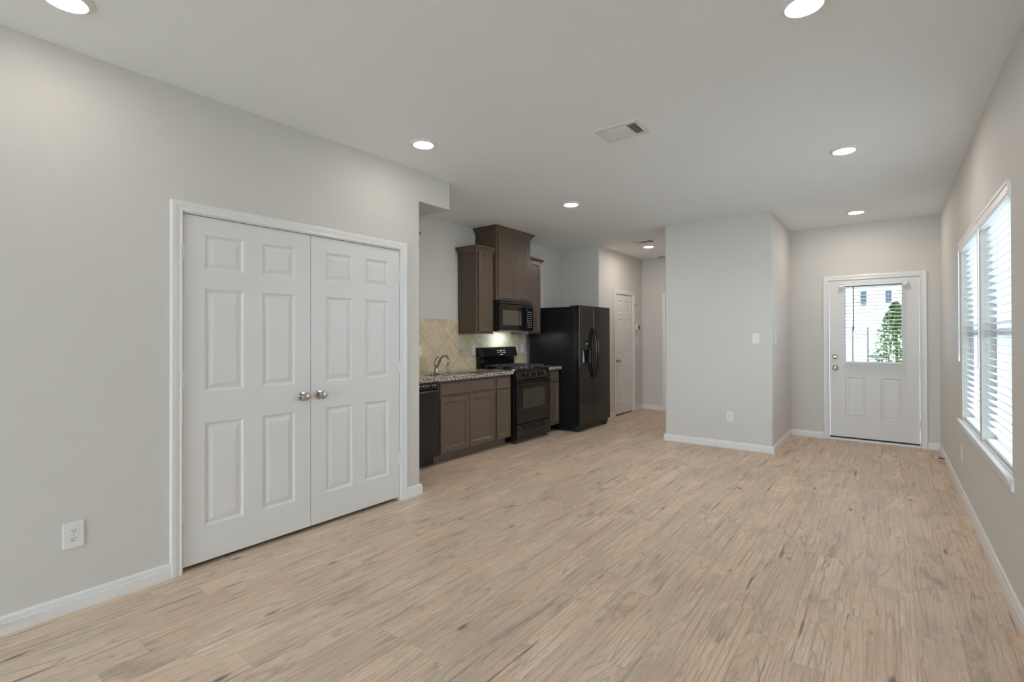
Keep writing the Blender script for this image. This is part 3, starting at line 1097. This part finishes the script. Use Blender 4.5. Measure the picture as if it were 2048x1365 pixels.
base_cab('wide sink cabinet with two doors between dishwasher and narrow cabinet', 3.572, 4.494, [(0.022, 0.460, 0.112, 0.692), (0.466, 0.900, 0.112, 0.692)], [(0.022, 0.900, 0.712, 0.850)])
base_cab('narrow base cabinet with drawer left of the range', 4.496, 4.806, [(0.026, 0.288, 0.108, 0.690)], [(0.026, 0.288, 0.704, 0.850)], (0, 0.02))
base_cab('narrow base cabinet with drawer between range and refrigerator', 5.612, 5.924, [(0.022, 0.290, 0.108, 0.690)], [(0.022, 0.290, 0.704, 0.850)], (0, 0.10))

# dishwasher
dw = thing('dishwasher', 'black built-in dishwasher at the near end of the counter', 'dishwasher', (CF, 2.962, 0), R_LEFT)
W = 0.604
MB().box(0.004, W - 0.004, 0.03, 0.56, 0.1, 0.865).done('tub', M_BLACKD, dw)
m = MB()
m.prism([(0.028, 0.108), (-0.024, 0.108), (-0.028, 0.112), (-0.028, 0.770), (-0.022, 0.786), (-0.010, 0.796), (0.028, 0.796)], 0.004, W - 0.004)
m.done('door', M_BLACK, dw)
m = MB()
m.prism([(0.028, 0.806), (-0.030, 0.806), (-0.030, 0.815), (-0.022, 0.862), (0.028, 0.862)], 0.004, W - 0.004)
cp = m.done('control_panel', M_BLACK, dw)
for x, wd in ((0.30, 0.014), (0.335, 0.010), (0.372, 0.014), (0.41, 0.010), (0.445, 0.012), (0.505, 0.008), (0.535, 0.018)):
    MB().box(x, x + wd, -0.0292, -0.0262, 0.836, 0.843).done('button', M_MARK, cp)
MB().box(0.01, W - 0.01, 0.075, 0.09, 0.002, 0.1).done('toe_panel', M_BLACKD, dw)

# countertops
CT0, CT1 = 0.872, 0.912
FX = -3.645


def counter_with_hole(name, label, y0, y1, hole):
    """local x along the wall from y0, y depth from the front edge; hole = (cx, cy, a, b)"""
    t = thing(name, label, 'countertop', (FX, y0, 0), R_LEFT, 'granite countertops')
    w, dpt = y1 - y0, FX - KX - 0.0015
    if hole is None:
        MB().box(0, w, 0, dpt, CT0, CT1, 0.004, 2).done('slab', M_GRANITE, t)
        return t
    cx, cy, a, b = hole
    angs = sorted([2 * PI * k / 48 for k in range(48)] + [math.atan2(py - cy, px - cx) % (2 * PI) for px in (0, w) for py in (0, dpt)])
    m = MB()
    loops = []
    for (z, inner) in ((CT1, False), (CT1, True), (CT0, True), (CT0, False)):
        L = []
        for an in angs:
            c, s = math.cos(an), math.sin(an)
            if inner:
                e = 4.0
                r = (abs(c / a) ** e + abs(s / b) ** e) ** (-1 / e)
            else:
                tx = ((w - cx) / c) if c > 1e-9 else (-cx / c if c < -1e-9 else 1e9)
                ty = ((dpt - cy) / s) if s > 1e-9 else (-cy / s if s < -1e-9 else 1e9)
                r = min(tx, ty)
            L.append(m.v((cx + r * c, cy + r * s, z)))
        loops.append(L)
    n = len(angs)
    for A, B in zip(loops, loops[1:] + loops[:1]):
        for i in range(n):
            j = (i + 1) % n
            m.f([A[i], A[j], B[j], B[i]])
    m.done('slab', M_GRANITE, t)
    return t


counter_with_hole('countertop', 'long speckled granite countertop with sink left of the range', 2.858, 4.812, (1.175, 0.265, 0.385, 0.185))
counter_with_hole('countertop', 'short granite countertop between range and refrigerator', 5.606, 5.936, None)
# sink bowl
sk = thing('sink', 'stainless undermount sink in the long granite countertop', 'sink', (FX, 2.858, 0), R_LEFT)
m = MB()
loops = []
for a, b, z in ((0.395, 0.195, CT0 - 0.001), (0.383, 0.183, CT0 - 0.001), (0.378, 0.178, 0.74), (0.350, 0.150, 0.715), (0.03, 0.03, 0.708), (0.02, 0.02, 0.700)):
    L = []
    for k in range(48):
        an = 2 * PI * k / 48
        c, s = math.cos(an), math.sin(an)
        e = 4.0 if a > 0.1 else 2.0
        r = (abs(c / a) ** e + abs(s / b) ** e) ** (-1 / e)
        L.append(m.v((1.175 + r * c, 0.265 + r * s, z)))
    loops.append(L)
for A, B in zip(loops, loops[1:]):
    for i in range(48):
        j = (i + 1) % 48
        m.f([A[i], A[j], B[j], B[i]])
m.f(loops[-1])
m.done('bowl', M_STEEL, sk, 40)

# backsplash
bs = tag(MB().box(0, 5.945 - 2.858, -0.009, -0.0005, CT1 + 0.001, 1.545).done('backsplash', M_TILE), 'beige diagonal tile backsplash behind the counter', 'backsplash')
bs.location = (KX, 2.858, 0)
bs.rotation_euler = (0, 0, R_LEFT)
# tile pattern phase: crossing point of grout lines at y 3.897, z 1.335
bs.data.transform(Matrix.Translation(Vector((-(3.897 - 2.858), 0, -1.335))))
bs.location = (KX, 3.897, 1.335)

# faucet and sprayer
fa = thing('faucet', 'brushed nickel arched kitchen faucet with side lever', 'faucet', (-4.095, 3.935, CT1), R_LEFT)   # local -y points to the room
MB().lathe([(0.030, 0.0), (0.030, 0.006), (0.024, 0.012), (0.021, 0.06), (0.020, 0.085), (0.017, 0.095), (0.002, 0.098)], (0, 0, 0), 'Z', 24).done('base', M_NICKEL, fa, 35)
MB().tube([(0, -0.004, 0.05), (0, -0.045, 0.12), (0, -0.085, 0.18), (0, -0.125, 0.203), (0, -0.165, 0.200), (0, -0.195, 0.178), (0, -0.205, 0.160)], [0.016, 0.0155, 0.0145, 0.0135, 0.013, 0.0135, 0.0145], 14, 6).done('spout', M_NICKEL, fa, 50)
MB().tube([(-0.004, 0.004, 0.085), (-0.012, 0.010, 0.12), (-0.006, 0.002, 0.155), (0.0, -0.022, 0.182), (0.0, -0.045, 0.190)], [0.014, 0.011, 0.008, 0.008, 0.005], 12, 6).done('lever', M_NICKEL, fa, 50)
sp = thing('sink_sprayer', 'small nickel side sprayer standing beside the faucet', 'sprayer', (-4.10, 4.124, CT1), R_LEFT)
MB().lathe([(0.022, 0), (0.022, 0.004), (0.014, 0.010), (0.012, 0.022)], (0, 0, 0), 'Z', 20).done('base', M_NICKEL, sp, 35)
MB().tube([(0, 0, 0.02), (0, 0, 0.07), (0, -0.002, 0.095), (0, -0.014, 0.108), (0, -0.030, 0.110)], [0.010, 0.0105, 0.013, 0.015, 0.013], 14, 5).done('spray_head', M_NICKEL, sp, 50)

# range
rg = thing('gas_range', 'black freestanding gas range between two narrow cabinets', 'range', (-3.645, 4.832, 0), R_LEFT)
W = 0.756
D = -3.645 - KX - 0.012
MB().box(0.0, W, 0.02, D, 0.03, 0.905, 0.003).done('body', M_BLACK, rg)
m = MB()
m.box(0.0, W, -0.008, D - 0.05, 0.9055, 0.918, 0.004, 2)
m.done('cooktop', M_BLACK, rg)
m = MB()
m.prism([(0.02, 0.79), (-0.022, 0.785), (-0.026, 0.792), (-0.006, 0.900), (0.0, 0.905), (0.02, 0.905)], 0.0, W)
pnl = m.done('control_panel', M_BLACK, rg)
nrm = Vector((0, -math.cos(0.18), math.sin(0.18)))
for kx in (0.17, 0.245, 0.395, 0.50, 0.575):
    m = MB()
    m.x = Matrix.Translation((kx, -0.014, 0.845)) @ Matrix.Rotation(-0.18, 4, 'X')
    m.lathe([(0.020, 0.0), (0.020, 0.006), (0.016, 0.012), (0.0155, 0.024), (0.003, 0.0245)], (0, 0, 0), '-Y', 20)
    m.box(-0.0035, 0.0035, -0.034, -0.020, -0.018, 0.018)
    kb = m.done('control_knob', M_BLACK, rg, 35)
    m = MB()
    m.x = Matrix.Translation((kx, -0.014, 0.845)) @ Matrix.Rotation(-0.18, 4, 'X')
    m.box(-0.0012, 0.0012, -0.0345, -0.0340, -0.016, 0.016)
    m.done('pointer', M_MARK, kb)
# oven door with window
m = MB()
m.slab(0.006, W - 0.006, 0.246, 0.778, 0.05, [(0.13, 0.63, 0.42, 0.68)], [(0.004, 0.003)], edge=0.004, y=-0.030)
od = m.done('oven_door', M_BLACK, rg)
MB().box(0.1345, 0.6255, -0.0274, -0.0268, 0.4245, 0.6755).done('door_window', M_BGLASS, od)
m = MB()
m.tube([(0.05, -0.028, 0.742), (0.052, -0.062, 0.744), (0.075, -0.072, 0.744), (W - 0.075, -0.072, 0.744), (W - 0.052, -0.062, 0.744), (W - 0.05, -0.028, 0.742)], 0.011, 10)
m.done('handle', M_BLACK, od, 50)
# storage drawer with scooped grip
m = MB()
m.slab(0.006, W - 0.006, 0.05, 0.238, 0.05, [(0.12, W - 0.12, 0.165, 0.205)], [(0.006, 0.012), (0.014, 0.016)], edge=0.004, y=-0.028)
m.done('storage_drawer', M_BLACK, rg)
MB().prism([(-0.028, 0.200), (-0.042, 0.206), (-0.044, 0.212), (-0.028, 0.214)], 0.11, W - 0.11).done('drawer_pull', M_BLACK, rg)
for lx in (0.03, W - 0.03):
    for ly in (0.03, D - 0.05):
        MB().lathe([(0.017, 0.0003), (0.017, 0.006), (0.007, 0.009), (0.007, 0.032)], (lx, ly, 0), 'Z', 12).done('leg', M_BLACKD, rg)
# backguard
gb = D
m = MB()
m.prism([(gb, 0.905), (gb - 0.050, 0.905), (gb - 0.048, 1.030), (gb - 0.055, 1.040), (gb - 0.105, 1.062), (gb - 0.108, 1.072), (gb - 0.074, 1.178), (gb - 0.066, 1.187), (gb, 1.187)], 0.0, W)
bgd = m.done('backguard', M_BLACK, rg)
sl_ = math.atan2(0.034, 0.106)


def guard_mb():
    q = MB()
    q.x = Matrix.Translation((0, gb - 0.108, 1.072)) @ Matrix.Rotation(-sl_, 4, 'X')
    return q


for (x, z, w_, h_) in ((0.325, 0.066, 0.010, 0.006), (0.338, 0.066, 0.010, 0.006), (0.352, 0.066, 0.008, 0.006), (0.440, 0.066, 0.004, 0.006), (0.452, 0.066, 0.010, 0.008), (0.466, 0.066, 0.012, 0.008), (0.482, 0.066, 0.008, 0.008),
                       (0.330, 0.040, 0.012, 0.007), (0.346, 0.040, 0.012, 0.007), (0.400, 0.040, 0.004, 0.016), (0.410, 0.038, 0.008, 0.004), (0.420, 0.036, 0.006, 0.004), (0.440, 0.040, 0.004, 0.006), (0.452, 0.040, 0.010, 0.008), (0.466, 0.040, 0.010, 0.008), (0.480, 0.040, 0.010, 0.008)):
    guard_mb().box(x, x + w_, -0.0012, 0.001, z, z + h_).done('button', M_MARK, bgd)
guard_mb().box(0.375, 0.430, -0.0012, 0.001, 0.012, 0.020).done('badge', M_MARK, bgd)
guard_mb().box(0.497, 0.4985, -0.0012, 0.001, 0.026, 0.086).done('panel_edge', M_MARK, bgd)
guard_mb().box(0.382, 0.424, -0.0013, 0.001, 0.064, 0.078).done('clock_display', M_MARKG, bgd)
# burners and grates
for bx in (0.19, W - 0.19):
    for by in (0.15, 0.40):
        MB().lathe([(0.048, 0.918), (0.048, 0.926), (0.040, 0.932), (0.036, 0.938), (0.003, 0.940)], (bx, by, 0), 'Z', 22).done('burner', M_IRON, rg, 35)
for gx in (0.05, W / 2 + 0.01):
    m = MB()
    gw, y0, y1, zt = W / 2 - 0.06, 0.045, 0.515, 0.958
    bar = 0.006
    m.box(gx, gx + gw, y0, y0 + 2 * bar, zt - 0.012, zt).box(gx, gx + gw, y1 - 2 * bar, y1, zt - 0.012, zt)
    m.box(gx, gx + 2 * bar, y0, y1, zt - 0.012, zt).box(gx + gw - 2 * bar, gx + gw, y0, y1, zt - 0.012, zt)
    m.box(gx, gx + gw, (y0 + y1) / 2 - bar, (y0 + y1) / 2 + bar, zt - 0.012, zt)
    cxm = gx + gw / 2
    for cy in (0.15, 0.40):
        for ang in (0, PI / 2, PI, 1.5 * PI):
            c, s = math.cos(ang), math.sin(ang)
            r0, r1 = 0.04, (gw / 2 if c != 0 and abs(c) > 0.5 else 0.115)
            m.box(min(cxm + c * r0, cxm + c * r1) - bar * abs(s) - 0, max(cxm + c * r0, cxm + c * r1) + bar * abs(s), min(cy + s * r0, cy + s * r1) - bar * abs(c), max(cy + s * r0, cy + s * r1) + bar * abs(c), zt - 0.010, zt + 0.003)
    for fx in (gx + bar, gx + gw - bar):
        for fy in (y0 + bar, (y0 + y1) / 2, y1 - bar):
            m.box(fx - bar, fx + bar, fy - bar, fy + bar, 0.918, zt)
    for fx in (gx + gw * 0.33, gx + gw * 0.67):
        m.box(fx - bar, fx + bar, y0, y0 + 2 * bar, 0.918, zt)
    m.done('grate', M_IRON, rg)

# microwave
mw = thing('microwave', 'black over-the-range microwave under the tall wall cabinet', 'microwave', (-3.925, 4.835, 1.40), R_LEFT)
W, Hh = 0.752, 0.395
MB().box(0, W, 0.0, -3.925 - KX - 0.012, 0.0, Hh).done('body', M_BLACKD, mw)
m = MB()
m.slab(0.002, 0.575, 0.012, Hh - 0.045, 0.032, [(0.070, 0.465, 0.075, 0.275)], [(0.003, 0.002)], edge=0.006, y=-0.034)
md = m.done('door', M_BLACK, mw)
MB().box(0.0735, 0.4615, -0.0322, -0.0316, 0.0785, 0.2715).done('door_window', M_MGLASS, md)
MB().tube([(0.545, -0.030, 0.325), (0.543, -0.062, 0.300), (0.540, -0.080, 0.215), (0.540, -0.080, 0.150), (0.543, -0.062, 0.055), (0.545, -0.030, 0.030)], [0.010, 0.013, 0.0135, 0.0135, 0.013, 0.010], 12, 5).done('handle', M_BLACK, md, 60)
m = MB()
m.slab(0.579, W - 0.002, 0.012, Hh - 0.045, 0.032, [], [], edge=0.006, y=-0.034)
mp = m.done('control_panel', M_BLACK, mw)
for r in range(8):
    for c in range(3):
        MB().box(0.622 + c * 0.034, 0.638 + c * 0.034, -0.0348, -0.034, 0.055 + r * 0.029, 0.062 + r * 0.029).done('key', M_MARK, mp)
MB().box(0.004, W - 0.004, -0.030, 0.0, Hh - 0.042, Hh - 0.002, 0.004).done('vent_strip', M_BLACK, mw)
MB().box(0.002, W - 0.002, -0.030, -0.004, -0.012, 0.010).done('bottom_trim', M_STEEL, mw)
MB().box(0.33, 0.58, 0.17, 0.23, -0.002, -0.0002).done('cooktop_light', M_HOODL, mw)

# wall cabinets with crown mouldings


def wall_cab(label, y0, y1, xf, z0, z1, doors, crown_top, ret_l=True, ret_r=True, dstile=0.03):
    t = thing('wall_cabinet', label, 'cabinet', (xf, y0, z0), R_LEFT, 'grey-brown wall cabinets')
    w, d, h = y1 - y0, xf - KX - 0.0015, z1 - z0
    MB().box(0.0, w, 0.0, d, 0.0, h, 0.0015).done('carcass', M_CAB, t)
    for a, b in doors:
        cab_door(t, a, b, 0.022, h - 0.03)
    ct = crown_top - z0
    pr = [(0.0, ct - 0.075), (0.008, ct - 0.075), (0.010, ct - 0.060), (0.018, ct - 0.050), (0.040, ct - 0.020), (0.048, ct - 0.014), (0.050, ct - 0.012), (0.050, ct), (0.0, ct)]
    path = []
    if ret_l:
        path.append((0.0, d))
    path += [(0.0, 0.0), (w, 0.0)]
    if ret_r:
        path.append((w, d))
    MB().sweep(path, pr).done('crown_moulding', M_CAB, t)
    return t


wall_cab('wall cabinet mostly hidden behind the closet wall, only its crown tip shows', 2.862, 3.520, -3.985, 1.366, 2.43, [(0.012, 0.323), (0.329, 0.646)], 2.445, ret_l=False)
wall_cab('single-door wall cabinet left of the microwave', 4.500, 4.829, -3.985, 1.366, 2.43, [(0.030, 0.300)], 2.445, ret_r=False)
wall_cab('tall two-door wall cabinet over the microwave, reaching the ceiling', 4.831, 5.590, -3.942, 1.802, 2.728, [(0.034, 0.377), (0.383, 0.726)], 2.741)
wall_cab('single-door wall cabinet right of the microwave', 5.592, 5.905, -3.985, 1.366, 2.43, [(0.012, 0.285)], 2.445, ret_l=False)

# refrigerator
fr = thing('refrigerator', 'tall black side-by-side refrigerator beside the hallway', 'refrigerator', (-3.446, 5.945, 0), R_LEFT)
W = 0.935
MB().box(0.0, W, 0.0, 0.76, 0.03, 1.745, 0.004).done('cabinet', M_BLACKT, fr)
m = MB()
m.slab(0.0, 0.404, 0.095, 1.762, 0.070, [(0.085, 0.335, 0.930, 1.262)], [(0.0005, 0.060)], edge=0.003, y=-0.076)
fd = m.done('freezer_door', M_BLACK, fr)
# dispenser built into the freezer door
m = MB()
m.slab(0.087, 0.333, 0.932, 1.260, 0.0565, [(0.097, 0.323, 0.942, 1.140)], [(0.006, 0.012), (0.016, 0.055)], edge=0.002, y=-0.0735)
dsp = m.done('dispenser', M_BLACK, fd)
MB().prism([(-0.028, 0.95), (-0.045, 0.965), (-0.038, 1.05), (-0.026, 1.135), (-0.022, 1.135), (-0.022, 0.95)], 0.125, 0.20).done('film_sheet', M_FILM, dsp)
MB().box(0.310, 0.318, -0.075, -0.060, 0.945, 1.138).done('dispenser_edge', M_STEEL, dsp)
MB().box(0.190, 0.245, -0.0752, -0.0736, 1.220, 1.228).done('badge', M_MARK, dsp)
MB().box(0.205, 0.213, -0.0752, -0.0736, 1.176, 1.186).done('button', M_MARK, dsp)
m = MB()
m.slab(0.412, W, 0.095, 1.762, 0.070, [], [], edge=0.003, y=-0.076)
fd2 = m.done('fridge_door', M_BLACK, fr)
for x, par in ((0.378, fd), (0.440, fd2)):
    MB().tube([(x, -0.070, 1.445), (x, -0.098, 1.415), (x, -0.128, 1.300), (x, -0.140, 1.13), (x, -0.140, 1.05), (x, -0.128, 0.88), (x, -0.098, 0.770), (x, -0.070, 0.740)], [0.012, 0.013, 0.0135, 0.0135, 0.0135, 0.0135, 0.013, 0.012], 12, 5).done('handle', M_BLACK, par, 60)
MB().box(0.01, W - 0.01, -0.045, -0.001, 0.03, 0.090, 0.004).done('base_grille', M_BLACKD, fr)
for x0 in (0.012, W - 0.092):
    MB().box(x0, x0 + 0.08, -0.055, 0.085, 1.7455, 1.761, 0.004).done('hinge_cover', M_BLACKD, fr)
for x0 in (0.03, W - 0.09):
    for yy in (-0.035, 0.62):
        MB().box(x0, x0 + 0.06, yy, yy + 0.06, 0.0005, 0.031, 0.004).done('foot', M_BLACKD, fr)

# ------------------------------------------------------------------ outside
struct('ground', MB().box(-40, 60, 7.70, 70, -0.25, -0.15).box(2.9, 60, -30, 7.70, -0.25, -0.15).box(-40, 0.64, -30, -5.15, -0.25, -0.15), M_GROUND, 'pale paving outside the windows', 'ground')
M_DIMGROUND = plain('low_bounce_ground', (0.36, 0.36, 0.35), 0.95, var=0.3, scale=60)  # grey made up to cut the light reflected onto the slats
struct('ground_side', MB().box(0.64, 2.9, -30, 7.70, -0.25, -0.15), M_DIMGROUND, 'side yard ground by the fence, darkened to bounce less light at the blinds', 'ground')
hs = thing('neighbour_house', 'pale sided house seen through the back door window', 'house', (0, 18, -0.15), 0)
m = MB()
m.box(-10, 2.2, 0.1, 6, 0, 5.6)
for k in range(31):
    z = k * 0.18
    m.prism([(0.1, z), (0.078, z), (0.095, z + 0.18), (0.1, z + 0.18)], -10, 2.2)
m.done('wall', M_SIDING, hs)
m = MB()
m.prism([(-0.4, 5.5), (6.4, 5.5), (3.05, 7.6)], -10.3, 2.5)
m.done('roof', M_ROOF, hs)
for (x, z0, z1) in ((-0.56, 2.36, 2.82), (0.035, 2.44, 2.80)):
    wf = MB().box(x - 0.07, x + 0.07, 0.055, 0.1, z0, z1).done('window', M_SHUT, hs)
# garden gate posts and rail
for px, zt, lb in ((-0.515, 1.52, 'thin brown post outside the back door, left of the two'), (-0.285, 1.50, 'thin brown post outside the back door, nearer the tree')):
    tag(MB().box(px - 0.014, px + 0.014, 11.2, 11.224, -0.15, zt).done('garden_post', M_POST), lb, 'post', 'garden posts beyond the back door')
tag(MB().box(-0.2705, 0.03, 11.2, 11.224, 0.93, 0.97).box(-0.2705, 0.03, 11.2, 11.224, 0.75, 0.79).box(0.006, 0.03, 11.2, 11.224, -0.15, 0.93).done('garden_rail', M_POST), 'low brown rail between post and tree outside the back door', 'rail')


def tree(label, loc, hgt, rad, z0, n, seed, name='tree'):
    rnd = random.Random(seed)
    t = thing(name, label, 'tree', loc, 0)
    MB().tube([(0, 0, 0), (0.02, 0, hgt * 0.3), (0, 0.01, hgt * 0.9)], [0.04, 0.03, 0.012], 8, 3).done('trunk', M_BARK, t, 60)
    m = MB()
    for k in range(n):
        u = rnd.random() ** 0.8
        z = z0 + (hgt - z0) * u
        rr = rad * (1 - u) ** 0.7 * math.sqrt(rnd.random()) * (0.85 + 0.3 * rnd.random()) + 0.02
        a = rnd.random() * 2 * PI
        c = Vector((rr * math.cos(a), rr * math.sin(a), z))
        d1 = Vector((rnd.uniform(-1, 1), rnd.uniform(-1, 1), rnd.uniform(-0.6, 0.6))).normalized()
        d2 = d1.cross(Vector((rnd.uniform(-1, 1), rnd.uniform(-1, 1), rnd.uniform(-1, 1)))).normalized()
        s1, s2 = rnd.uniform(0.028, 0.05), rnd.uniform(0.014, 0.024)
        m.f([m.v(c - d1 * s1), m.v(c + d2 * s2), m.v(c + d1 * s1), m.v(c - d2 * s2)])
    m.done('foliage', M_LEAF, t)
    return t


tree('bright green conical young tree outside the back door', (0.13, 12.0, -0.15), 2.12, 0.44, 0.86, 1700, 3)
fc = thing('picket_fence', 'pale picket fence outside the twin windows', 'fence', (2.7, 3.0, -0.15), 0)
m = MB()
m.box(0.02, 0.05, 0, 30, 0.25, 0.34).box(0.02, 0.05, 0, 30, 1.12, 1.21)
for k in range(200):
    m.box(0.0, 0.018, k * 0.15, k * 0.15 + 0.10, 0.03, 1.40)
m.done('pickets', M_FENCE, fc)
for k in range(13):
    MB().box(0.05, 0.14, k * 2.4, k * 2.4 + 0.09, 0, 1.46).done('post', M_FENCE, fc)
